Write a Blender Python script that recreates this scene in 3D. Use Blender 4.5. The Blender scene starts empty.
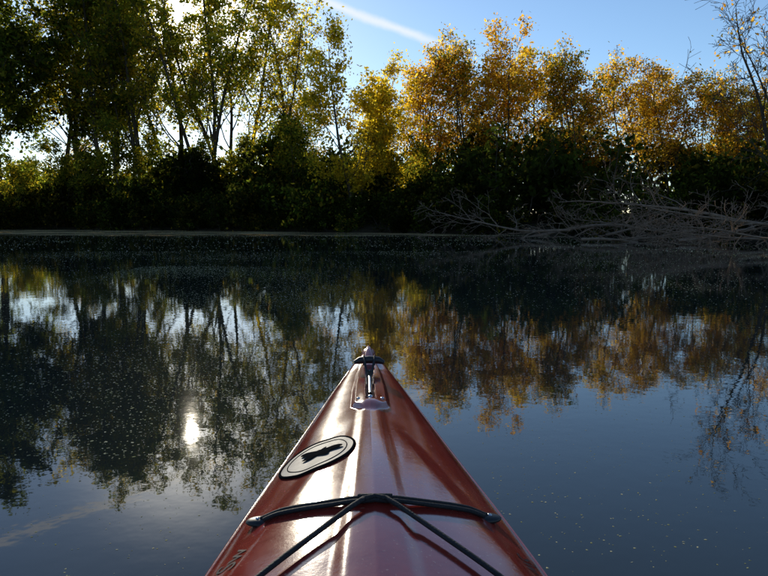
import bpy, math, random
import numpy as np
from mathutils import Vector, Matrix
R=math.radians
SUN_EL=R(17.8); SUN_AZ=R(-17.2)   # azimuth measured from +Y toward +X
SUND=np.array([math.sin(SUN_AZ)*math.cos(SUN_EL), math.cos(SUN_AZ)*math.cos(SUN_EL), math.sin(SUN_EL)])
scene=bpy.context.scene
COL=scene.collection

# ---------------------------------------------------------------- helpers
def link(o,parent=None):
    COL.objects.link(o)
    if parent: o.parent=parent
    return o
def mesh_np(name,verts,faces_list,mats,mat_idx=None,smooth=False,colors=None):
    """faces_list: list of (F,k) int arrays"""
    me=bpy.data.meshes.new(name)
    verts=np.asarray(verts,dtype=np.float32)
    me.vertices.add(len(verts)); me.vertices.foreach_set('co',verts.ravel())
    loops=np.concatenate([f.ravel() for f in faces_list]).astype(np.int32)
    tot=np.concatenate([np.full(len(f),f.shape[1]) for f in faces_list]).astype(np.int32)
    st=np.concatenate([[0],np.cumsum(tot)[:-1]]).astype(np.int32)
    me.loops.add(len(loops)); me.loops.foreach_set('vertex_index',loops)
    me.polygons.add(len(tot)); me.polygons.foreach_set('loop_start',st)
    try: me.polygons.foreach_set('loop_total',tot)
    except Exception: pass
    if mat_idx is not None: me.polygons.foreach_set('material_index',np.asarray(mat_idx,dtype=np.int32))
    sm=np.full(len(tot),bool(smooth)) if not isinstance(smooth,np.ndarray) else smooth
    me.polygons.foreach_set('use_smooth',sm)
    if colors is not None:
        a=me.color_attributes.new('Col','FLOAT_COLOR','POINT')
        a.data.foreach_set('color',np.asarray(colors,dtype=np.float32).ravel())
    me.update(calc_edges=True); me.validate()
    for m in mats: me.materials.append(m)
    return me
def newmat(name):
    m=bpy.data.materials.new(name); m.use_nodes=True
    nt=m.node_tree; nt.nodes.clear()
    out=nt.nodes.new('ShaderNodeOutputMaterial')
    return m,nt,out
def N(nt,t,**kw):
    n=nt.nodes.new(t)
    for k,v in kw.items(): setattr(n,k,v)
    return n
def simple(name,col,rough=0.6,metal=0.0,nscale=30,nvar=0.25,bump=0.0,coat=0.0):
    m,nt,out=newmat(name)
    b=N(nt,'ShaderNodeBsdfPrincipled'); b.inputs['Roughness'].default_value=rough; b.inputs['Metallic'].default_value=metal
    b.inputs['Coat Weight'].default_value=coat
    tc=N(nt,'ShaderNodeTexCoord'); no=N(nt,'ShaderNodeTexNoise'); no.inputs['Scale'].default_value=nscale; no.inputs['Detail'].default_value=6
    nt.links.new(tc.outputs['Object'],no.inputs['Vector'])
    r=N(nt,'ShaderNodeValToRGB')
    r.color_ramp.elements[0].position=.3; r.color_ramp.elements[1].position=.7
    r.color_ramp.elements[0].color=[c*(1-nvar) for c in col]+[1]
    r.color_ramp.elements[1].color=[c*(1+nvar) for c in col]+[1]
    nt.links.new(no.outputs['Fac'],r.inputs['Fac']); nt.links.new(r.outputs['Color'],b.inputs['Base Color'])
    if bump:
        bp=N(nt,'ShaderNodeBump'); bp.inputs['Strength'].default_value=bump; bp.inputs['Distance'].default_value=0.02
        nt.links.new(no.outputs['Fac'],bp.inputs['Height']); nt.links.new(bp.outputs['Normal'],b.inputs['Normal'])
    nt.links.new(b.outputs['BSDF'],out.inputs['Surface'])
    return m
def diffuse_mat(name,c1,c2,scale):
    m,nt,out=newmat(name); d=N(nt,'ShaderNodeBsdfDiffuse'); tc=N(nt,'ShaderNodeTexCoord'); no=N(nt,'ShaderNodeTexNoise')
    no.inputs['Scale'].default_value=scale; no.inputs['Detail'].default_value=2; nt.links.new(tc.outputs['Object'],no.inputs['Vector'])
    r=N(nt,'ShaderNodeMixRGB'); r.inputs['Color1'].default_value=c1+(1,); r.inputs['Color2'].default_value=c2+(1,)
    nt.links.new(no.outputs['Fac'],r.inputs['Fac']); nt.links.new(r.outputs['Color'],d.inputs['Color']); nt.links.new(d.outputs[0],out.inputs['Surface']); return m

# ---------------------------------------------------------------- materials
def leafmat():
    m,nt,out=newmat('foliage')
    at=N(nt,'ShaderNodeAttribute',attribute_name='Col')
    d=N(nt,'ShaderNodeBsdfDiffuse'); t=N(nt,'ShaderNodeBsdfTranslucent')
    mul=N(nt,'ShaderNodeMixRGB',blend_type='MULTIPLY'); mul.inputs['Fac'].default_value=1; mul.inputs['Color2'].default_value=(2.8,2.6,1.1,1)
    nt.links.new(at.outputs['Color'],mul.inputs['Color1'])
    nt.links.new(at.outputs['Color'],d.inputs['Color']); nt.links.new(mul.outputs['Color'],t.inputs['Color'])
    m1=N(nt,'ShaderNodeMixShader'); m1.inputs[0].default_value=.78
    nt.links.new(d.outputs[0],m1.inputs[1]); nt.links.new(t.outputs[0],m1.inputs[2])
    nt.links.new(m1.outputs[0],out.inputs['Surface'])
    return m
LEAF=leafmat()
BARK=diffuse_mat('bark',(.05,.04,.03),(.12,.095,.07),6)
DEAD=diffuse_mat('dead_wood',(.10,.07,.05),(.34,.24,.17),5)

# ---------------------------------------------------------------- tree generator
class Builder:
    def __init__(s,seed):
        s.r=random.Random(seed); s.np=np.random.RandomState(seed)
        s.V=[];s.F=[];s.n=0; s.tips=[]
    def tube(s,pts,rad,k):
        n=len(pts); P=np.array(pts); 
        T=np.gradient(P,axis=0); T/=np.linalg.norm(T,axis=1)[:,None]+1e-9
        ref=np.array([.31,.21,.93]) if abs(T[0][2])<.8 else np.array([.9,.3,.1])
        U=np.cross(T,ref); U/=np.linalg.norm(U,axis=1)[:,None]+1e-9
        W=np.cross(T,U)
        a=np.arange(k)*2*math.pi/k
        ring=P[:,None,:]+np.array(rad)[:,None,None]*(np.cos(a)[None,:,None]*U[:,None,:]+np.sin(a)[None,:,None]*W[:,None,:])
        s.V.append(ring.reshape(-1,3))
        i=np.arange(n-1)[:,None]*k; j=np.arange(k)[None,:]; j2=(j+1)%k
        q=np.stack([i+j,i+j2,i+k+j2,i+k+j],-1).reshape(-1,4)+s.n
        s.F.append(q); s.n+=n*k
    def grow(s,p,d,L,r,lev,cfg):
        R_=s.r
        ns=cfg['seg'][lev]; wob=cfg['wob'][lev]; up=cfg['up'][lev]
        pts=[np.array(p,float)]; d=np.array(d,float); d/=np.linalg.norm(d); dirs=[d]
        tip=cfg['taper'][lev]; rads=[r]
        for i in range(ns):
            d=d+np.array([R_.gauss(0,wob),R_.gauss(0,wob),R_.gauss(0,wob)+up]); d/=np.linalg.norm(d)
            pts.append(pts[-1]+d*L/ns); dirs.append(d)
            rads.append(max(r*(1-(1-tip)*(i+1)/ns),cfg['rmin']))
        s.tube(pts,rads,[7,4,3,3,3][lev])
        if lev>=cfg['levels']-1:
            for q in (0.45,1.0):
                k=q*ns; i=min(int(k),ns-1); s.tips.append((pts[i]+(pts[i+1]-pts[i])*(k-i),lev))
            return
        nb=cfg['nb'][lev]; st=cfg['start'][lev]
        for b in range(nb):
            f=st+(1-st)*(b+R_.random()*.9)/nb; f=min(f,.99)
            k=f*ns; i=int(k); pos=pts[i]+(pts[i+1]-pts[i])*(k-i); dd=dirs[i+1]
            ph=b*2.4+R_.random()*1.5+lev
            ref=np.array([0,0,1.]) if abs(dd[2])<.9 else np.array([1.,0,0])
            u=np.cross(dd,ref);u/=np.linalg.norm(u); w=np.cross(dd,u)
            a=R(cfg['ang'][lev]+R_.gauss(0,9))
            nd=dd*math.cos(a)+(u*math.cos(ph)+w*math.sin(ph))*math.sin(a)
            if lev==0: sh=cfg['shape'](f)
            else: sh=1-.45*f
            LL=L*cfg['ratio'][lev]*sh*R_.uniform(.6,1.3)
            rr=r*(1-(1-tip)*f)*cfg['rr'][lev]*R_.uniform(.8,1.1)
            s.grow(pos,nd,LL,max(rr,cfg['rmin']),lev+1,cfg)
        s.tips.append((pts[-1],lev))

def base_cfg(**k):
    c=dict(levels=4,seg=[12,6,3,1],wob=[.05,.11,.15,.2],up=[.03,.06,.03,0],taper=[.18,.25,.3,.4],rmin=.012,
           nb=[14,6,5,0],start=[.3,.2,.2,0],ang=[42,42,45,0],ratio=[.36,.5,.5,0],rr=[.42,.5,.55,0],
           shape=lambda f:1.15-.75*f, leaves=10, lsize=.13, clump=.4, pal=[(.05,.07,.02)], keep=1.0, zmin=0,trunkr=.022)
    c.update(k); return c
def leaves_geo(B,cfg,H,avoid=None):
    rs=B.np; C=[];K=[]
    pal=np.array(cfg['pal'])
    ph=rs.rand(3)*6
    for (t,lev) in B.tips:
        wv=math.sin(t[0]*1.3+ph[0])+math.sin(t[1]*1.2+ph[1])+math.sin(t[2]*1.1+ph[2])
        kp=cfg['keep']*(1.25 if wv>0.2 else .6)
        if rs.rand()>kp or t[2]<cfg['zmin']: continue
        n=rs.poisson(cfg['leaves']*rs.choice([.3,.8,1.2,2]))
        if n==0: continue
        c=t+rs.normal(0,1,(n,3))*cfg['clump']*np.array([1,1,.7])*rs.uniform(.6,1.25)
        base=pal[rs.randint(len(pal))]*rs.uniform(.65,1.3)
        col=base[None,:]*rs.uniform(.6,1.4,(n,1))
        alt=pal[rs.randint(len(pal),size=n)]; mk=rs.rand(n,1)<.25
        col=np.where(mk,alt,col)
        C.append(c);K.append(col)
    if not C: return None
    C=np.concatenate(C);K=np.concatenate(K)
    if avoid is not None:
        m=avoid(C,rs); C=C[m];K=K[m]
    n=len(C)
    u=rs.normal(0,1,(n,3)); u/=np.linalg.norm(u,axis=1)[:,None]
    v=np.cross(u,rs.normal(0,1,(n,3))); v/=np.linalg.norm(v,axis=1)[:,None]
    s=cfg['lsize']*rs.uniform(.55,1.35,(n,1))
    q=np.stack([C-u*s,C-v*s*.55+u*s*.1,C+u*s,C+v*s*.6-u*s*.1],1).reshape(-1,3)
    return q,np.repeat(K,4,0),n
GEO={}
def tree_mesh(name,seed,H,cfg,trunks=1,lean=.0,bark=BARK,avoid=None,leand=None,baser=.3):
    B=Builder(seed)
    for t in range(trunks):
        a=B.r.random()*6.28+t*2.1
        ln=lean*B.r.uniform(.5,1.2) if trunks>1 or lean else 0
        d=np.array([math.cos(a)*ln,math.sin(a)*ln,1.])
        if leand is not None: d=np.array([leand[0],leand[1],1.])+np.array([B.r.gauss(0,.1),B.r.gauss(0,.1),0])
        h=H*B.r.uniform(.75,1.0) if t else H
        p=np.array([math.cos(a)*baser*(trunks>1),math.sin(a)*baser*(trunks>1),-.4])
        B.grow(p,d,h*.97,h*cfg['trunkr']*.5*B.r.uniform(.8,1.1),0,cfg)
    V=np.concatenate(B.V); F=np.concatenate(B.F)
    nb=len(V); K=np.zeros((nb,4)); K[:,3]=1
    mi=np.zeros(len(F),int); sm=np.ones(len(F),bool)
    lg=leaves_geo(B,cfg,H,avoid) if cfg['leaves']>0 else None
    if lg:
        q,k,n=lg
        f=np.arange(n*4).reshape(-1,4)+nb
        V=np.concatenate([V,q]); F=np.concatenate([F,f]); mi=np.concatenate([mi,np.ones(n,int)]); sm=np.concatenate([sm,np.zeros(n,bool)])
        kk=np.ones((len(k),4)); kk[:,:3]=k; K=np.concatenate([K,kk])
    print(name,len(F))
    me=mesh_np(name,V,[F],[bark,LEAF],mi,sm,K)
    GEO[me.name]=(V,F,mi,sm,K)
    return me

GREEN=[(.07,.10,.02),(.10,.12,.024),(.055,.08,.018),(.13,.13,.026)]
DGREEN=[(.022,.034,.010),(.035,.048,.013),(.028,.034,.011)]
YGREEN=[(.21,.19,.03),(.17,.165,.028),(.28,.21,.03),(.10,.12,.022)]
GOLD=[(.34,.22,.035),(.29,.175,.028),(.36,.25,.04),(.22,.17,.03),(.26,.14,.024)]
YEL=[(.36,.29,.03),(.33,.26,.03),(.24,.21,.03)]

# keep the foliage thin along the line on which the sun shines through
def avoid_for(ox,oy,oz,rot,sc,rad=.9):
    P0=np.array([-.4,1.9,.2]); c,s=math.cos(rot),math.sin(rot)
    def f(C,rs):
        W=np.stack([C[:,0]*c-C[:,1]*s,C[:,0]*s+C[:,1]*c,C[:,2]],1)*sc+np.array([ox,oy,oz])
        d=W-P0; t=d@SUND; pv=d-t[:,None]*SUND
        perp=np.linalg.norm(pv*np.array([1,1,1]),axis=1)
        rr=rad*(1+.5*np.sin(np.arctan2(pv[:,2],pv[:,0])*3+1))
        return (perp>rr)&((perp>rr*1.9)|(rs.rand(len(C))<.5))
    return f
SHX=np.array([-600,-60,-25,-8,0,6,12,20,30,45,80,600.]); SHY=np.array([75,66,60,50,45,40,35,29,24,16,4,-60.])
def shore(x):
    return np.interp(x,SHX,SHY)+.5*np.sin(np.asarray(x)*.55)+.3*np.sin(np.asarray(x)*1.7+1)
def ground_z(x,y):
    x=np.asarray(x,float);y=np.asarray(y,float)
    d=y-shore(x)
    z=np.interp(d,[-8,-3,0,.5,3,10,60,2000],[-1.6,-.8,-.02,.15,.6,1.1,1.8,6])
    nd=-22-.3*x*0-y+2*np.sin(x*.1)
    z2=np.interp(nd,[-8,-3,0,1,4,15,2000],[-1.6,-.8,0,.3,.8,1.2,4])
    z=np.maximum(z,z2)
    return z+.08*np.sin(x*1.3+y*.7)*np.clip(z+.3,0,1)
def gz(x,y): return float(ground_z(x,y))

def place(me,name,x,y,sc=1,rot=0,parent=None,dz=0):
    o=bpy.data.objects.new(name,me); o.location=(x,y,gz(x,y)+dz); o.scale=(sc,sc,sc); o.rotation_euler=(0,0,rot)
    return link(o,parent)
class Mass:
    """many plants merged into one object"""
    def __init__(s): s.V=[];s.F=[];s.M=[];s.S=[];s.K=[];s.n=0
    def add(s,me,x,y,sc,rot,dz=0,tint=1):
        V,F,mi,sm,K=GEO[me.name]; c,q=math.cos(rot),math.sin(rot)
        W=np.stack([V[:,0]*c-V[:,1]*q,V[:,0]*q+V[:,1]*c,V[:,2]],1)*sc+np.array([x,y,gz(x,y)+dz])
        s.V.append(W);s.F.append(F+s.n);s.M.append(mi);s.S.append(sm);K2=K.copy();K2[:,:3]*=tint;s.K.append(K2);s.n+=len(V)
    def build(s,name):
        me=mesh_np(name,np.concatenate(s.V),[np.concatenate(s.F)],[BARK,LEAF],np.concatenate(s.M),np.concatenate(s.S),np.concatenate(s.K))
        print(name,len(me.polygons)); return link(bpy.data.objects.new(name,me))
def X(px,Y): return (px-384)/639*Y

rnd=random.Random(5)
tall=dict(nb=[14,5,5,0],start=[.28,.25,.2,0],ang=[36,40,45,0],up=[.02,.10,.04,-.02],ratio=[.35,.5,.5,0],rmin=.018)
M_tallA=tree_mesh('cottonwood_mesh_a',11,26,base_cfg(**tall,leaves=8,lsize=.18,clump=.5,pal=YGREEN+GREEN,keep=.76),trunks=3,lean=.16)
M_tallB=tree_mesh('cottonwood_mesh_b',23,27,base_cfg(**tall,leaves=8,lsize=.18,clump=.5,pal=YGREEN+YEL[:1],keep=.73),trunks=2,lean=.13)
M_dark=tree_mesh('oak_mesh',37,25,base_cfg(nb=[14,6,5,0],start=[.2,.2,.2,0],ang=[52,42,45,0],ratio=[.42,.5,.5,0],rmin=.018,leaves=12,lsize=.23,clump=.55,pal=DGREEN+GREEN,keep=.85),trunks=2,lean=.2)
gold=dict(nb=[14,6,5,0],start=[.25,.2,.2,0],ang=[44,42,45,0],up=[.02,.06,.02,0],ratio=[.40,.5,.5,0],trunkr=.02)
M_goldA=tree_mesh('maple_mesh_a',51,14.5,base_cfg(**gold,leaves=6,lsize=.125,clump=.34,pal=GOLD,keep=.8,rmin=.011),trunks=2,lean=.14)
M_goldB=tree_mesh('maple_mesh_b',52,14,base_cfg(**gold,leaves=6,lsize=.125,clump=.34,pal=GOLD+YGREEN[:3],keep=.78,rmin=.011),trunks=2,lean=.18)
M_goldD=tree_mesh('maple_mesh_d',54,14,base_cfg(**gold,leaves=5,lsize=.125,clump=.34,pal=GOLD+GOLD+GREEN,keep=.78,rmin=.011),trunks=3,lean=.22)
M_goldC=tree_mesh('maple_mesh_c',57,14,base_cfg(**gold,leaves=3.5,lsize=.12,clump=.3,pal=GOLD,keep=.6,rmin=.012),trunks=2,lean=.16)
M_mid=tree_mesh('ash_mesh',59,13,base_cfg(**gold,leaves=6,lsize=.18,clump=.42,pal=GREEN+YGREEN+DGREEN[:1],keep=.75,rmin=.012),trunks=2,lean=.2)
M_yel=tree_mesh('poplar_mesh',61,14,base_cfg(nb=[16,6,4,0],start=[.12,.2,.2,0],ang=[48,42,45,0],ratio=[.33,.5,.5,0],leaves=8,lsize=.13,clump=.34,pal=YEL+YEL+YGREEN[:3],rmin=.01,keep=.72),trunks=2,lean=.08)
M_bare=tree_mesh('bare_mesh',71,13,base_cfg(nb=[13,7,6,0],seg=[12,6,4,2],wob=[.08,.14,.17,.2],start=[.25,.15,.15,0],ang=[48,42,42,0],ratio=[.42,.5,.5,0],leaves=1,lsize=.09,clump=.2,pal=GOLD,keep=.2,rmin=.010),trunks=3,lean=.2)
shr=dict(levels=3,seg=[5,2,1],wob=[.1,.15,.2],up=[.02,.02,0],taper=[.3,.3,.4],nb=[8,5,0],start=[.05,.15,0],ang=[58,45,0],ratio=[.52,.55,0],rr=[.5,.5,0],trunkr=.02,rmin=.012)
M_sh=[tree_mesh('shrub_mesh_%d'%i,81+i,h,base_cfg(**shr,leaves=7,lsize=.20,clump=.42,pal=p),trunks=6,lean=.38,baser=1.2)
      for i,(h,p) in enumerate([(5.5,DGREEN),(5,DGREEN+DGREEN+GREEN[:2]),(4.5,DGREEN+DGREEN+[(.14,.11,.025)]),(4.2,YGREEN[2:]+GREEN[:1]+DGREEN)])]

# --- individual trees  (px guide, distance, scale, mesh, name)
def T(me,name,px,Y,sc,rot):
    return place(me,name,X(px,Y),Y,sc,rot)
T(M_dark,'oak_tree',8,66,1.05,.3)
T(M_dark,'oak_tree',-60,70,1.05,1.9)
T(M_dark,'oak_tree',58,72,1.05,2.6)
T(M_tallB,'cottonwood_tree',92,74,1.0,4.6)
T(M_tallA,'cottonwood_tree',118,71,1.03,1.0)
for (px,Y,sd,nt_,H) in ((152,69,101,2,26),(180,75,105,2,27),(208,67,102,3,27),(240,72,103,3,27)):
    x=X(px,Y); z=gz(x,Y)
    me=tree_mesh('cottonwood_mesh_u%d'%sd,sd,H,base_cfg(**tall,leaves=8,lsize=.18,clump=.5,pal=YGREEN+GREEN[:2],keep=.73),trunks=nt_,lean=.16,avoid=avoid_for(x,Y,z,0,1))
    place(me,'cottonwood_tree',x,Y,1,0)
T(M_tallB,'cottonwood_tree',272,66,.84,.7)
T(M_goldC,'maple_tree',308,70,1.0,2.2)
T(M_yel,'poplar_tree',358,50,1.02,.4)
T(M_yel,'poplar_tree',378,55,.9,4.4)
T(M_goldC,'maple_tree',410,58,1.08,.2)
T(M_goldC,'maple_tree',438,60,1.15,1.9)
T(M_goldD,'maple_tree',470,56,1.02,3.1)
T(M_goldA,'maple_tree',508,53,.96,.9)
T(M_goldB,'maple_tree',543,56,.97,2.0)
T(M_goldD,'maple_tree',578,50,.86,3.3)
T(M_goldB,'maple_tree',615,50,.82,.5)
T(M_goldC,'maple_tree',640,52,.9,4.1)
T(M_goldA,'maple_tree',662,47,.72,5.0)
T(M_goldD,'maple_tree',705,46,.68,1.3)
T(M_goldA,'maple_tree',745,44,.62,2.2)
T(M_goldB,'maple_tree',800,42,.65,3.2)
place(M_bare,'bare_tree',19.3,31,1.05,.4)
place(M_bare,'bare_tree',22.5,30,1.05,2.6)
for i,px in enumerate((30,80,135,185,225,300,400)):
    T(M_mid,'ash_tree',px,63 if px<320 else 54,.52+.12*((i*7)%3),i*1.3)

# --- shrub thicket (one mass)
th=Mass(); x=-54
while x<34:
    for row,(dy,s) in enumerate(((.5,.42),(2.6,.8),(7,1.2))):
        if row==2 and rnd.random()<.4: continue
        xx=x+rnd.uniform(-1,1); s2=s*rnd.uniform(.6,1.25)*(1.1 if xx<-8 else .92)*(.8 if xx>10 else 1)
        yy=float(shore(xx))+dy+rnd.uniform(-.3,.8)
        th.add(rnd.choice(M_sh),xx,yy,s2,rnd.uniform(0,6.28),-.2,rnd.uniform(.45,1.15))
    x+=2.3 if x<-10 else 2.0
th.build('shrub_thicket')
# --- distant trees (one mass)
dt=Mass(); x=-80
while x<80:
    y=float(shore(x))+rnd.uniform(22,40)
    dt.add(rnd.choice([M_mid,M_goldC,M_sh[1]]),x,y,rnd.uniform(.6,.85),rnd.uniform(0,6.28))
    dt.add(rnd.choice(M_sh),x+2,y-8,rnd.uniform(1.3,1.8),rnd.uniform(0,6.28),-.3)
    x+=6.0
x=-80
while x<80:
    dt.add(rnd.choice([M_goldC,M_sh[0],M_sh[1]]),x,-32-rnd.uniform(0,12),rnd.uniform(.9,1.3),rnd.uniform(0,6.28))
    x+=8
dt.build('distant_tree_line')

# --- fallen dead trees / brush at right
fall=dict(levels=4,seg=[9,6,3,2],wob=[.07,.16,.2,.22],up=[0,.03,.02,0],nb=[11,6,4,0],start=[.15,.15,.2,0],ang=[48,45,45,0],ratio=[.42,.55,.5,0],rr=[.55,.55,.6,0],leaves=0,rmin=.009,trunkr=.03)
def fallen(seed,x,y,z,az,tilt,L):
    B=Builder(seed); cfg=base_cfg(**fall)
    d=np.array([math.sin(az)*math.cos(tilt),math.cos(az)*math.cos(tilt),math.sin(tilt)])
    B.grow((0,0,0),d,L,L*.013,0,cfg)
    V=np.concatenate(B.V);F=np.concatenate(B.F)
    V[:,2]=np.where(V[:,2]<-.5,-.5+(V[:,2]+.5)*.2,V[:,2]*.8)
    K=np.zeros((len(V),4));K[:,3]=1
    me=mesh_np('fallen_tree_mesh',V,[F],[DEAD],None,True,K)
    o=bpy.data.objects.new('fallen_tree',me); o.location=(x,y,z); link(o)
fallen(201,12.5,33,.6,R(-105),R(0),9.0)
fallen(202,14,29,.4,R(-112),R(-1),8)
fallen(203,15,26,.5,R(-100),R(-2),7)
fallen(204,15,22.5,.25,R(-95),R(0),6)
fallen(205,9,31,.4,R(-80),R(3),7)
fallen(206,8,26,.1,R(100),R(3),7)
fallen(207,16,24,.6,R(-75),R(2),7)
fallen(208,17,29,.7,R(-85),R(6),9)
fallen(209,13,27,.2,R(-60),R(8),5)
fallen(210,11,24,.1,R(70),R(4),6)
fallen(211,14,21.5,.1,R(-85),R(5),5)
fallen(212,10,29,.2,R(60),R(8),6)

# --- ground sheet
gx=np.unique(np.concatenate([np.linspace(-70,70,141),-70-np.geomspace(3,2400,25),70+np.geomspace(3,2400,25)]))
gy=np.unique(np.concatenate([np.linspace(-40,95,226),-40-np.geomspace(3,2400,25),95+np.geomspace(3,2400,25)]))
GX,GY=np.meshgrid(gx,gy); GZ=ground_z(GX,GY)
def grid_faces(nr,nc):
    i=np.arange(nr-1)[:,None]*nc; j=np.arange(nc-1)[None,:]
    return np.stack([i+j,i+j+1,i+nc+j+1,i+nc+j],-1).reshape(-1,4)
SOIL=diffuse_mat('soil_and_leaf_litter',(.018,.014,.009),(.06,.045,.028),1.3)
me=mesh_np('ground',np.stack([GX,GY,GZ],-1).reshape(-1,3),[grid_faces(len(gy),len(gx))],[SOIL],None,True)
link(bpy.data.objects.new('ground',me))

# --- water
m,nt,out=newmat('river_water')
b=N(nt,'ShaderNodeBsdfPrincipled'); b.inputs['Base Color'].default_value=(.018,.023,.021,1); b.inputs['Roughness'].default_value=.018
b.inputs['IOR'].default_value=1.45
tc=N(nt,'ShaderNodeTexCoord')
n1=N(nt,'ShaderNodeTexNoise'); n1.inputs['Scale'].default_value=1.6; n1.inputs['Detail'].default_value=3
n2=N(nt,'ShaderNodeTexNoise'); n2.inputs['Scale'].default_value=14; n2.inputs['Detail'].default_value=2
mp=N(nt,'ShaderNodeMapping'); mp.inputs['Scale'].default_value=(.6,1,1)
nt.links.new(tc.outputs['Object'],mp.inputs['Vector'])
nt.links.new(mp.outputs[0],n1.inputs['Vector']); nt.links.new(tc.outputs['Object'],n2.inputs['Vector'])
b1=N(nt,'ShaderNodeBump'); b1.inputs['Strength'].default_value=1; b1.inputs['Distance'].default_value=.0012
b2=N(nt,'ShaderNodeBump'); b2.inputs['Strength'].default_value=1; b2.inputs['Distance'].default_value=.0003
nt.links.new(n1.outputs['Fac'],b1.inputs['Height']); nt.links.new(n2.outputs['Fac'],b2.inputs['Height'])
nt.links.new(b1.outputs[0],b2.inputs['Normal']); nt.links.new(b2.outputs[0],b.inputs['Normal'])
# algae scum drifting near the far bank
sep=N(nt,'ShaderNodeSeparateXYZ'); nt.links.new(tc.outputs['Object'],sep.inputs[0])
ys=N(nt,'ShaderNodeMapRange'); ys.inputs['From Min'].default_value=25; ys.inputs['From Max'].default_value=42; ys.interpolation_type='SMOOTHSTEP'
nt.links.new(sep.outputs['Y'],ys.inputs['Value'])
n3=N(nt,'ShaderNodeTexNoise'); n3.inputs['Scale'].default_value=.3; n3.inputs['Detail'].default_value=8; n3.inputs['Roughness'].default_value=.7
mp3=N(nt,'ShaderNodeMapping'); mp3.inputs['Scale'].default_value=(.5,1.4,1); nt.links.new(tc.outputs['Object'],mp3.inputs['Vector']); nt.links.new(mp3.outputs[0],n3.inputs['Vector'])
ad=N(nt,'ShaderNodeMath',operation='MULTIPLY_ADD'); nt.links.new(ys.outputs[0],ad.inputs[0]); ad.inputs[1].default_value=.34; nt.links.new(n3.outputs['Fac'],ad.inputs[2])
rp=N(nt,'ShaderNodeMapRange'); rp.inputs['From Min'].default_value=.74; rp.inputs['From Max'].default_value=.92; nt.links.new(ad.outputs[0],rp.inputs['Value'])
mc=N(nt,'ShaderNodeMath',operation='MULTIPLY'); nt.links.new(rp.outputs[0],mc.inputs[0]); mc.inputs[1].default_value=.75
sc_=N(nt,'ShaderNodeBsdfDiffuse'); sc_.inputs['Color'].default_value=(.45,.33,.16,1)
mx=N(nt,'ShaderNodeMixShader'); nt.links.new(mc.outputs[0],mx.inputs[0]); nt.links.new(b.outputs[0],mx.inputs[1]); nt.links.new(sc_.outputs[0],mx.inputs[2])
nt.links.new(mx.outputs[0],out.inputs['Surface'])
me=mesh_np('water',np.array([[-300,-60,0],[300,-60,0],[300,110,0],[-300,110,0]],float),[np.array([[0,1,2,3]])],[m])
link(bpy.data.objects.new('water',me))

# --- floating specks
rs=np.random.RandomState(3)
def specks(n,x0,x1,y0,y1,s0,s1,dens):
    x=rs.uniform(x0,x1,n*4);y=rs.uniform(y0,y1,n*4)
    w=.5+.5*np.sin(x*.9+2*np.sin(y*.5))*np.sin(y*.8+1.5*np.sin(x*.6)); k=rs.rand(n*4)<w**1.5*dens+.12
    x,y=x[k][:n],y[k][:n]; return x,y,s0+(s1-s0)*rs.rand(len(x))**1.8
A=[specks(14000,-5,5,.6,7,.0018,.0046,1),specks(20000,-11,11,6,18,.004,.012,1),specks(4500,-20,14,18,38,.010,.026,1),specks(18000,-4.5,-.2,2.2,12,.0026,.008,1)]
x=np.concatenate([a[0] for a in A]);y=np.concatenate([a[1] for a in A]);s=np.concatenate([a[2] for a in A])
ok=~((np.abs(x)<.34)&(y<2.5)); x,y,s=x[ok],y[ok],s[ok]; n=len(x)
a=rs.rand(n)*6.28; el=rs.uniform(.4,.9,n)
vv=[]
for k in range(5):
    rr=s*rs.uniform(.6,1.2,n); an=k*2*math.pi/5
    ux,uy=rr*np.cos(an),rr*el*np.sin(an)
    vv.append(np.stack([x+ux*np.cos(a)-uy*np.sin(a),y+ux*np.sin(a)+uy*np.cos(a),np.full(n,.0005)],1))
vv.append(np.stack([x,y,.0005+s*rs.uniform(.05,.2,n)*np.interp(y,[4,14],[1,3])],1))
V=np.stack(vv,1).reshape(-1,3)
i0=np.arange(n)[:,None]*6
Fs=np.concatenate([np.concatenate([i0+k,i0+(k+1)%5,i0+5],1) for k in range(5)])
m,nt,out=newmat('floating_seed')
geo=N(nt,'ShaderNodeNewGeometry'); r=N(nt,'ShaderNodeMixRGB'); r.inputs['Color1'].default_value=(.45,.45,.18,1); r.inputs['Color2'].default_value=(.85,.78,.5,1)
nt.links.new(geo.outputs['Random Per Island'],r.inputs['Fac'])
d=N(nt,'ShaderNodeBsdfDiffuse'); t=N(nt,'ShaderNodeBsdfTranslucent'); mxs=N(nt,'ShaderNodeMixShader'); mxs.inputs[0].default_value=.35
nt.links.new(r.outputs[0],d.inputs['Color']); nt.links.new(r.outputs[0],t.inputs['Color']); nt.links.new(d.outputs[0],mxs.inputs[1]); nt.links.new(t.outputs[0],mxs.inputs[2]); nt.links.new(mxs.outputs[0],out.inputs['Surface'])
link(bpy.data.objects.new('floating_debris',mesh_np('floating_debris',V,[Fs],[m])))

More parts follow.
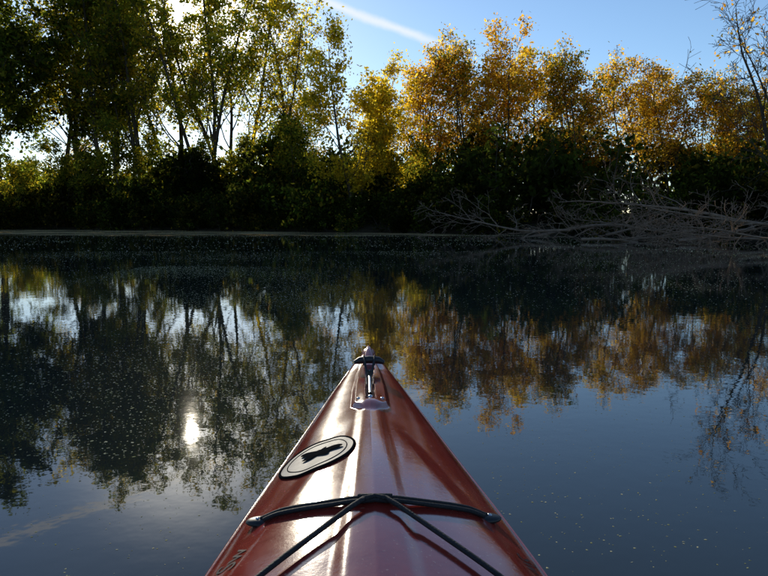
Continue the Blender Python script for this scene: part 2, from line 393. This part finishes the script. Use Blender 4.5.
# ================================================================= KAYAK
kay=bpy.data.objects.new('kayak',None); link(kay); kay.location=(.02,0,0); kay.rotation_euler=(0,0,.033)
YT=[-2.25,-2.2,-1.6,-.8,0,.5,.99,1.28,1.55,1.926,2.15,2.28,2.36,2.40]
WT=[.0,.03,.17,.28,.315,.315,.298,.256,.212,.148,.106,.072,.040,.010]
ZT=[.34,.33,.29,.265,.25,.255,.262,.268,.274,.290,.305,.320,.332,.337]
RT=[.015,.02,.03,.03,.05,.085,.082,.075,.064,.045,.03,.022,.018,.012]
def sstep(a,b,x):
    t=np.clip((x-a)/(b-a),0,1); return t*t*(3-2*t)
def smi(y,T_):   # smoothed interpolation
    y=np.asarray(y,float); o=0
    for k,wt in ((-.06,.25),(0,.5),(.06,.25)): o=o+wt*np.interp(y+k,YT,T_)
    e=sstep(2.2,2.3,y)
    return np.interp(y,YT,T_)*e+o*(1-e)
def deck(x,y):
    x=np.asarray(x,float);y=np.asarray(y,float)
    w=np.maximum(smi(y,WT),.004);ze=smi(y,ZT);r=smi(y,RT); ax=np.abs(x); t=np.clip(ax/w,0,1)
    z=ze+r*(1-t)**1.05+.014*t*(1-t)*4*np.clip(w/.25,0,1)-.018*t**10*np.clip(w/.1,0,1)
    c=np.interp(y,[.5,.9,1.5,1.9],[.062,.048,.024,.012])
    z=z+.005*(1-sstep(c-.004,c+.026,ax))*sstep(1.95,1.75,y)*sstep(.45,.6,y)
    # knee panels
    q=np.clip((1.72-y)/.7,0,1.3); xb=.045+.19*q**1.3
    z=z+.0055*(1-sstep(xb-.026,xb+.026,ax))*sstep(1.78,1.4,y)*sstep(.45,.6,y)
    # bow pod and channel
    pw=np.interp(y,[1.68,1.76,1.95,2.15,2.34],[.01,.052,.050,.040,.014])
    pod=(1-sstep(pw-.008,pw+.004,ax))*sstep(1.68,1.75,y)
    z=z+.013*pod
    ch=(1-sstep(.011,.015,ax))*sstep(1.76,1.79,y)*sstep(2.20,2.17,y)
    z=z-.016*ch
    z=z+.02*sstep(2.2,2.36,y)*(1-t**2)*(y>2.1)
    # cockpit well
    e=(x/.23)**2+((y-.02)/.43)**2
    z=z+.015*sstep(1.5,1.05,e)-.26*sstep(1.0,.9,e)
    return z
ny=680; nx=161
yy=np.linspace(-2.25,2.40,ny); tt=np.linspace(-1,1,nx)
YY,TT=np.meshgrid(yy,tt,indexing='ij'); WW=np.maximum(smi(YY,WT),.004); XX=WW*TT
ZZ=deck(XX,YY)
# paint
def paint(name,c1,c2):
    m,nt,out=newmat(name)
    b=N(nt,'ShaderNodeBsdfPrincipled'); tc=N(nt,'ShaderNodeTexCoord')
    no=N(nt,'ShaderNodeTexNoise'); no.inputs['Scale'].default_value=9; no.inputs['Detail'].default_value=8; no.inputs['Roughness'].default_value=.7
    nt.links.new(tc.outputs['Object'],no.inputs['Vector'])
    r=N(nt,'ShaderNodeValToRGB'); r.color_ramp.elements[0].position=.3; r.color_ramp.elements[1].position=.75
    r.color_ramp.elements[0].color=c1+(1,); r.color_ramp.elements[1].color=c2+(1,)
    nt.links.new(no.outputs['Fac'],r.inputs['Fac'])
    vo=N(nt,'ShaderNodeTexNoise'); vo.inputs['Scale'].default_value=150; vo.inputs['Detail'].default_value=3; nt.links.new(tc.outputs['Object'],vo.inputs['Vector'])
    mr=N(nt,'ShaderNodeMapRange'); mr.inputs['From Min'].default_value=.65; mr.inputs['From Max'].default_value=.72; mr.inputs['To Max'].default_value=.5
    nt.links.new(vo.outputs['Fac'],mr.inputs['Value'])
    mx=N(nt,'ShaderNodeMixRGB'); mx.inputs['Color2'].default_value=(.50,.30,.20,1)
    nt.links.new(mr.outputs[0],mx.inputs['Fac']); nt.links.new(r.outputs['Color'],mx.inputs['Color1']); nt.links.new(mx.outputs['Color'],b.inputs['Base Color'])
    rr=N(nt,'ShaderNodeMapRange'); rr.inputs['To Min'].default_value=.08; rr.inputs['To Max'].default_value=.20; nt.links.new(no.outputs['Fac'],rr.inputs['Value'])
    nt.links.new(rr.outputs[0],b.inputs['Roughness'])
    b.inputs['IOR'].default_value=1.5
    b.inputs['Coat Weight'].default_value=.5; b.inputs['Coat Roughness'].default_value=.03; b.inputs['Coat IOR'].default_value=1.5
    bp=N(nt,'ShaderNodeBump'); bp.inputs['Strength'].default_value=.25; bp.inputs['Distance'].default_value=.002
    nt.links.new(no.outputs['Fac'],bp.inputs['Height'])
    bq=N(nt,'ShaderNodeBump'); bq.inputs['Strength'].default_value=.12; bq.inputs['Distance'].default_value=.0006
    nt.links.new(vo.outputs['Fac'],bq.inputs['Height']); nt.links.new(bp.outputs[0],bq.inputs['Normal']); nt.links.new(bq.outputs[0],b.inputs['Normal']); nt.links.new(bq.outputs[0],b.inputs['Coat Normal'])
    nt.links.new(b.outputs[0],out.inputs['Surface']); return m
RED=paint('red_gelcoat',(.20,.017,.013),(.31,.036,.022))
BLK=simple('black_plastic',(.012,.012,.013),.45,nscale=60)
CORD=simple('bungee_cord_black',(.014,.013,.014),.75,nscale=250,nvar=.4,bump=.3)
INT=simple('cockpit_interior',(.03,.03,.032),.7)
SIL=simple('silver_decal',(.15,.15,.147),.6,nscale=40,nvar=.25)
MATB=diffuse_mat('decal_black',(.01,.01,.01),(.02,.02,.02),30)
STEEL=simple('stainless_steel',(.55,.55,.55),.18,metal=1)
TIPM=simple('bow_cap_plastic',(.26,.07,.06),.3,nscale=50,nvar=.15)
F=grid_faces(ny,nx)
Vd=np.stack([XX,YY,ZZ],-1).reshape(-1,3)
cen=Vd[F].mean(1); ee=(cen[:,0]/.23)**2+((cen[:,1]-.02)/.43)**2
link(bpy.data.objects.new('deck',mesh_np('deck',Vd,[F[:,::-1]],[RED,INT],(ee<1).astype(int),True)),kay)
# hull sides + bottom
nl=16; rows=[]
for yv in yy[::4].tolist()+[2.40]:
    w=max(float(smi(yv,WT)),.004); ze=float(deck(w,yv)); 
    ring=[]
    for i in range(2*nl+1):
        a=math.pi*i/(2*nl)       # 0..pi
        xx_=w*math.copysign(abs(math.cos(a))**.6,math.cos(a)); bot=-.10+.30*max(0,(yv-1.55)/.85)**3+.3*max(0,(-yv-1.5)/.75)**3
        zz=ze+(bot-ze)*math.sin(a)**.8
        ring.append((xx_,yv-.0,zz))
    rows.append(ring)
rows=np.array(rows)
link(bpy.data.objects.new('hull',mesh_np('hull',rows.reshape(-1,3),[grid_faces(rows.shape[0],rows.shape[1])],[RED],None,True)),kay)
def tube_obj(name,pts,r,mat,k=8,parent=kay,closed=False,res=6):
    B=Builder(1)
    P=np.array(pts,float)
    if closed: P=np.vstack([P,P[:1]])
    B.tube(list(P),[r]*len(P) if np.isscalar(r) else list(r),k)
    o=bpy.data.objects.new(name,mesh_np(name,np.concatenate(B.V),[np.concatenate(B.F)],[mat],None,True)); return link(o,parent)
# gunwale seam
for sgn,nm in ((-1,'seam_port'),(1,'seam_starboard')):
    ys_=np.linspace(-2.2,2.39,160); xs=sgn*(smi(ys_,WT)+.001)
    tube_obj(nm,np.stack([xs,ys_,deck(xs,ys_)-.004],1),.0045,RED)
# coaming
an=np.linspace(0,2*math.pi,80,endpoint=False)
cx=.235*np.cos(an); cy=.02+.44*np.sin(an)
tube_obj('coaming',np.stack([cx,cy,deck(cx*1.12,cy+ .03*np.sin(an))+.03],1),.013,BLK,closed=True)
# seat
sx=np.linspace(-.17,.17,15); sy=np.linspace(-.3,.05,15); SX,SY=np.meshgrid(sx,sy)
SZ=.05+1.6*SX**2+ .25*np.clip(-.15-SY,0,1)
link(bpy.data.objects.new('seat',mesh_np('seat',np.stack([SX,SY,SZ],-1).reshape(-1,3),[grid_faces(15,15)],[BLK],None,True)),kay)

def strap(pts_xy,n=40,lift=.006,sag=0):
    P=[]
    for (a,b_) in zip(pts_xy[:-1],pts_xy[1:]):
        for i in range(n): 
            f=i/n; P.append((a[0]+(b_[0]-a[0])*f,a[1]+(b_[1]-a[1])*f))
    P.append(pts_xy[-1]); P=np.array(P)
    z=deck(P[:,0],P[:,1])+lift
    L=np.concatenate([[0],np.cumsum(np.linalg.norm(np.diff(P,axis=0),axis=1))])
    h=[0]
    for i in range(1,len(L)):
        while len(h)>1 and (z[h[-1]]-z[h[-2]])*(L[i]-L[h[-2]])<=(z[i]-z[h[-2]])*(L[h[-1]]-L[h[-2]]): h.pop()
        h.append(i)
    z=np.interp(L,L[h],z[h])
    return np.stack([P[:,0],P[:,1],z],1)
aL=(-.212,1.15); aR=(.212,1.15); BC=1.085
tube_obj('bungee_transverse',strap([aL,(-.02,BC+.012),(.02,BC+.012),aR]),.0042,CORD)
tube_obj('bungee_transverse_2',strap([(aL[0]+.008,aL[1]-.018),(-.02,BC-.003),(.02,BC-.003),(aR[0]-.008,aR[1]-.018)],lift=.007),.0042,CORD)
tube_obj('bungee_diagonal',strap([(.03,BC+.008),(-.02,BC-.004),(-.27,.80)],lift=.012),.0046,CORD)
tube_obj('bungee_diagonal_2',strap([(-.03,BC+.008),(.02,BC-.004),(.27,.80)],lift=.012),.0046,CORD)
def sphere_obj(name,c,r,mat,sc=(1,1,1),seg=20,rings=12,rz=0):
    th_=np.linspace(0,math.pi,rings); ph=np.linspace(0,2*math.pi,seg,endpoint=False)
    V=[];
    for t_ in th_:
        for p in ph: V.append((math.sin(t_)*math.cos(p)*r*sc[0],math.sin(t_)*math.sin(p)*r*sc[1],math.cos(t_)*r*sc[2]))
    Fq=[]
    for i in range(rings-1):
        for j in range(seg): Fq.append((i*seg+j,(i+1)*seg+j,(i+1)*seg+(j+1)%seg,i*seg+(j+1)%seg))
    o=bpy.data.objects.new(name,mesh_np(name,V,[np.array(Fq)],[mat],None,True)); o.location=c; o.rotation_euler=(0,0,rz); return link(o,kay)
for nm,(ax_,ay_) in (('anchor_port',aL),('anchor_starboard',aR),('anchor_port_2',(-.27,.80)),('anchor_starboard_2',(.27,.80))):
    z0=float(deck(ax_,ay_))
    sphere_obj(nm,(ax_,ay_,z0),.022,BLK,(1.3,.8,.35))
    sphere_obj(nm+'_screw',(ax_+.006*(1 if ax_>0 else -1),ay_,z0+.006),.005,STEEL,(1,1,.6))
# emblem on port side
def draped(name,poly_fn,cx_,cy_,mat,lift,rings=10,seg=64):
    V=[(cx_,cy_,float(deck(cx_,cy_))+lift)];
    for i in range(1,rings+1):
        for j in range(seg):
            a=2*math.pi*j/seg; r_=poly_fn(a)*i/rings
            px_=cx_+r_[0]; py_=cy_+r_[1]; V.append((px_,py_,float(deck(px_,py_))+lift))
    T3=[(0,1+j,1+(j+1)%seg) for j in range(seg)]
    Q=[(1+i*seg+j,1+(i+1)*seg+j,1+(i+1)*seg+(j+1)%seg,1+i*seg+(j+1)%seg) for i in range(rings-1) for j in range(seg)]
    return link(bpy.data.objects.new(name,mesh_np(name,V,[np.array(T3),np.array(Q)],[mat],None,True)),kay)
ecx,ecy=-.125,1.41
def ell(a_,b_,rot=0):
    def f(a):
        x_=a_*math.cos(a);y_=b_*math.sin(a); return np.array([x_*math.cos(rot)-y_*math.sin(rot),x_*math.sin(rot)+y_*math.cos(rot)])
    return f
ER=-.25
draped('emblem_face',ell(.080,.096,ER),ecx,ecy,SIL,.004)
def rimpts(a_,b_):
    q=np.array([ell(a_,b_,ER)(t_) for t_ in np.linspace(0,2*math.pi,72,endpoint=False)])+np.array([ecx,ecy]); return q
rim=rimpts(.083,.099)
tube_obj('emblem_rim',np.stack([rim[:,0],rim[:,1],deck(rim[:,0],rim[:,1])+.003],1),.003,MATB,closed=True)
rim=rimpts(.066,.079)
tube_obj('emblem_inner_ring',np.stack([rim[:,0],rim[:,1],deck(rim[:,0],rim[:,1])+.0042],1),.0012,MATB,closed=True)
def bird(a):
    r_=.022+.010*math.cos(2*a+.4)+.006*math.cos(5*a)+.004*math.cos(7*a); return np.array([r_*math.cos(a)*1.3,r_*math.sin(a)*1.5])
draped('emblem_figure',bird,ecx+.004,ecy+.006,MATB,.0075)
# bow fitting
zb=float(deck(.03,2.08)); 
sphere_obj('bow_cap',(0,2.365,.352),.030,TIPM,(.85,1.7,.75))
tube_obj('carry_toggle',[(-.050,2.13,zb+.028),(-.032,2.13,zb+.036),(0,2.13,zb+.038),(.032,2.13,zb+.036),(.050,2.13,zb+.028)],[.007,.012,.013,.012,.007],BLK,12)
tube_obj('toggle_loop',[(-.018,2.18,zb+.01),(-.018,2.13,zb+.05),(-.012,2.09,zb+.02),(-.006,2.03,zb+.004)],.004,CORD)
tube_obj('toggle_loop_2',[(.018,2.18,zb+.01),(.018,2.13,zb+.05),(.012,2.09,zb+.02),(.006,2.03,zb+.004)],.004,CORD)
tube_obj('bow_pin',[(0,2.07,zb+.012),(0,1.93,zb+.004),(0,1.83,float(deck(0,1.83))+.010)],[.007,.006,.006],STEEL,12)
tube_obj('bow_post',[(0,2.02,zb-.01),(0,2.02,zb+.024)],[.009,.007],BLK,12)
for sx_ in (-1,1):
    sphere_obj('pod_bolt_%s'%('a' if sx_<0 else 'b'),(sx_*.034,1.785,float(deck(sx_*.034,1.785))+.001),.006,STEEL,(1,1,.5))
sphere_obj('deck_eye',(0,1.80,float(deck(0,1.80))+.008),.010,STEEL,(.8,1.2,.7))
DEC=simple('lettering_dark',(.03,.012,.012),.4)
def lettering(txt,x0,y0,ang,size,name):
    cu=bpy.data.curves.new(name,'FONT'); cu.body=txt; cu.size=size; cu.shear=.25
    o=bpy.data.objects.new(name+'_c',cu); COL.objects.link(o)
    bpy.context.view_layer.update()
    me=bpy.data.meshes.new_from_object(o.evaluated_get(bpy.context.evaluated_depsgraph_get()))
    bpy.data.objects.remove(o)
    c,s_=math.cos(ang),math.sin(ang)
    for v in me.vertices:
        xx_=x0+v.co.x*c-v.co.y*s_; y_=y0+v.co.x*s_+v.co.y*c
        v.co=(xx_,y_,float(deck(xx_,y_))+.0015)
    me.materials.clear(); me.materials.append(DEC)
    link(bpy.data.objects.new(name,me),kay)
lettering('Sw',-.235,.985,R(72),.055,'lettering_port')
lettering('Sw',.240,1.04,R(-78),.045,'lettering_starboard')

# ================================================================= world, sun, camera
w=bpy.data.worlds.new("World"); scene.world=w; w.use_nodes=True
nt=w.node_tree; nt.nodes.clear()
try: w.cycles.sampling_method='NONE'
except Exception as e: print(e)
out=N(nt,'ShaderNodeOutputWorld'); bg=N(nt,'ShaderNodeBackground'); bg.inputs['Strength'].default_value=.15
sky=N(nt,'ShaderNodeTexSky',sky_type='NISHITA'); sky.sun_disc=False; sky.sun_elevation=SUN_EL; sky.sun_rotation=SUN_AZ
sky.air_density=1.0; sky.dust_density=.15; sky.ozone_density=3.5
tc=N(nt,'ShaderNodeTexCoord')
nrm=N(nt,'ShaderNodeVectorMath',operation='NORMALIZE'); nt.links.new(tc.outputs['Generated'],nrm.inputs[0])
d1=Vector((-64,665.6,219.6)).normalized(); d2=Vector((71,660.4,169.9)).normalized(); nn=d1.cross(d2).normalized()
dot=N(nt,'ShaderNodeVectorMath',operation='DOT_PRODUCT'); nt.links.new(nrm.outputs[0],dot.inputs[0]); dot.inputs[1].default_value=nn
ab=N(nt,'ShaderNodeMath',operation='ABSOLUTE'); 
no=N(nt,'ShaderNodeTexNoise'); no.inputs['Scale'].default_value=30; no.inputs['Detail'].default_value=5; nt.links.new(nrm.outputs[0],no.inputs['Vector'])
wv=N(nt,'ShaderNodeMath',operation='MULTIPLY_ADD'); nt.links.new(no.outputs['Fac'],wv.inputs[0]); wv.inputs[1].default_value=.010; 
sb=N(nt,'ShaderNodeMath',operation='ADD'); sb.inputs[1].default_value=-.005; nt.links.new(dot.outputs['Value'],sb.inputs[0]); nt.links.new(sb.outputs[0],wv.inputs[2])
nt.links.new(wv.outputs[0],ab.inputs[0])
mr=N(nt,'ShaderNodeMapRange',interpolation_type='SMOOTHSTEP'); mr.inputs['From Min'].default_value=.010; mr.inputs['From Max'].default_value=.0
nt.links.new(ab.outputs[0],mr.inputs['Value'])
sx=N(nt,'ShaderNodeSeparateXYZ'); nt.links.new(nrm.outputs[0],sx.inputs[0])
fd=N(nt,'ShaderNodeMapRange',interpolation_type='SMOOTHSTEP'); fd.inputs['From Min'].default_value=.14; fd.inputs['From Max'].default_value=.03; nt.links.new(sx.outputs['X'],fd.inputs['Value'])
fy=N(nt,'ShaderNodeMath',operation='GREATER_THAN'); fy.inputs[1].default_value=0; nt.links.new(sx.outputs['Y'],fy.inputs[0])
m1=N(nt,'ShaderNodeMath',operation='MULTIPLY'); nt.links.new(mr.outputs[0],m1.inputs[0]); nt.links.new(fd.outputs[0],m1.inputs[1])
m2=N(nt,'ShaderNodeMath',operation='MULTIPLY'); nt.links.new(m1.outputs[0],m2.inputs[0]); nt.links.new(fy.outputs[0],m2.inputs[1])
m3=N(nt,'ShaderNodeMath',operation='MULTIPLY'); nt.links.new(m2.outputs[0],m3.inputs[0]); m3.inputs[1].default_value=.7
mix=N(nt,'ShaderNodeMixRGB'); mix.inputs['Color2'].default_value=(6.5,6.6,6.8,1)
nt.links.new(m3.outputs[0],mix.inputs['Fac']); nt.links.new(sky.outputs[0],mix.inputs['Color1'])
# thin-haze aureole around the sun
sd=N(nt,'ShaderNodeVectorMath',operation='DOT_PRODUCT'); nt.links.new(nrm.outputs[0],sd.inputs[0]); sd.inputs[1].default_value=SUND
au=N(nt,'ShaderNodeMapRange'); au.inputs['From Min'].default_value=math.cos(R(13)); au.inputs['From Max'].default_value=1; nt.links.new(sd.outputs['Value'],au.inputs['Value'])
pw_=N(nt,'ShaderNodeMath',operation='POWER'); nt.links.new(au.outputs[0],pw_.inputs[0]); pw_.inputs[1].default_value=4
am=N(nt,'ShaderNodeMixRGB',blend_type='ADD'); am.inputs['Color2'].default_value=(22,20,16,1); nt.links.new(pw_.outputs[0],am.inputs['Fac']); nt.links.new(mix.outputs[0],am.inputs['Color1'])
nt.links.new(am.outputs[0],bg.inputs['Color']); nt.links.new(bg.outputs[0],out.inputs['Surface'])

sl=bpy.data.lights.new('sun','SUN'); sl.energy=5; sl.angle=R(.53); sl.color=(1,.9,.72)
so=bpy.data.objects.new('sun',sl); link(so); so.rotation_euler=Vector(-SUND).to_track_quat('-Z','Y').to_euler()

cam=bpy.data.cameras.new('camera'); cam.sensor_width=36; cam.lens=36*639/768; cam.clip_end=20000; cam.clip_start=.02
co=bpy.data.objects.new('camera',cam); link(co); co.location=(0,0,.85); co.rotation_euler=(R(84),0,0)
scene.camera=co
scene.view_settings.view_transform='Standard'; scene.view_settings.look='None'; scene.view_settings.exposure=0
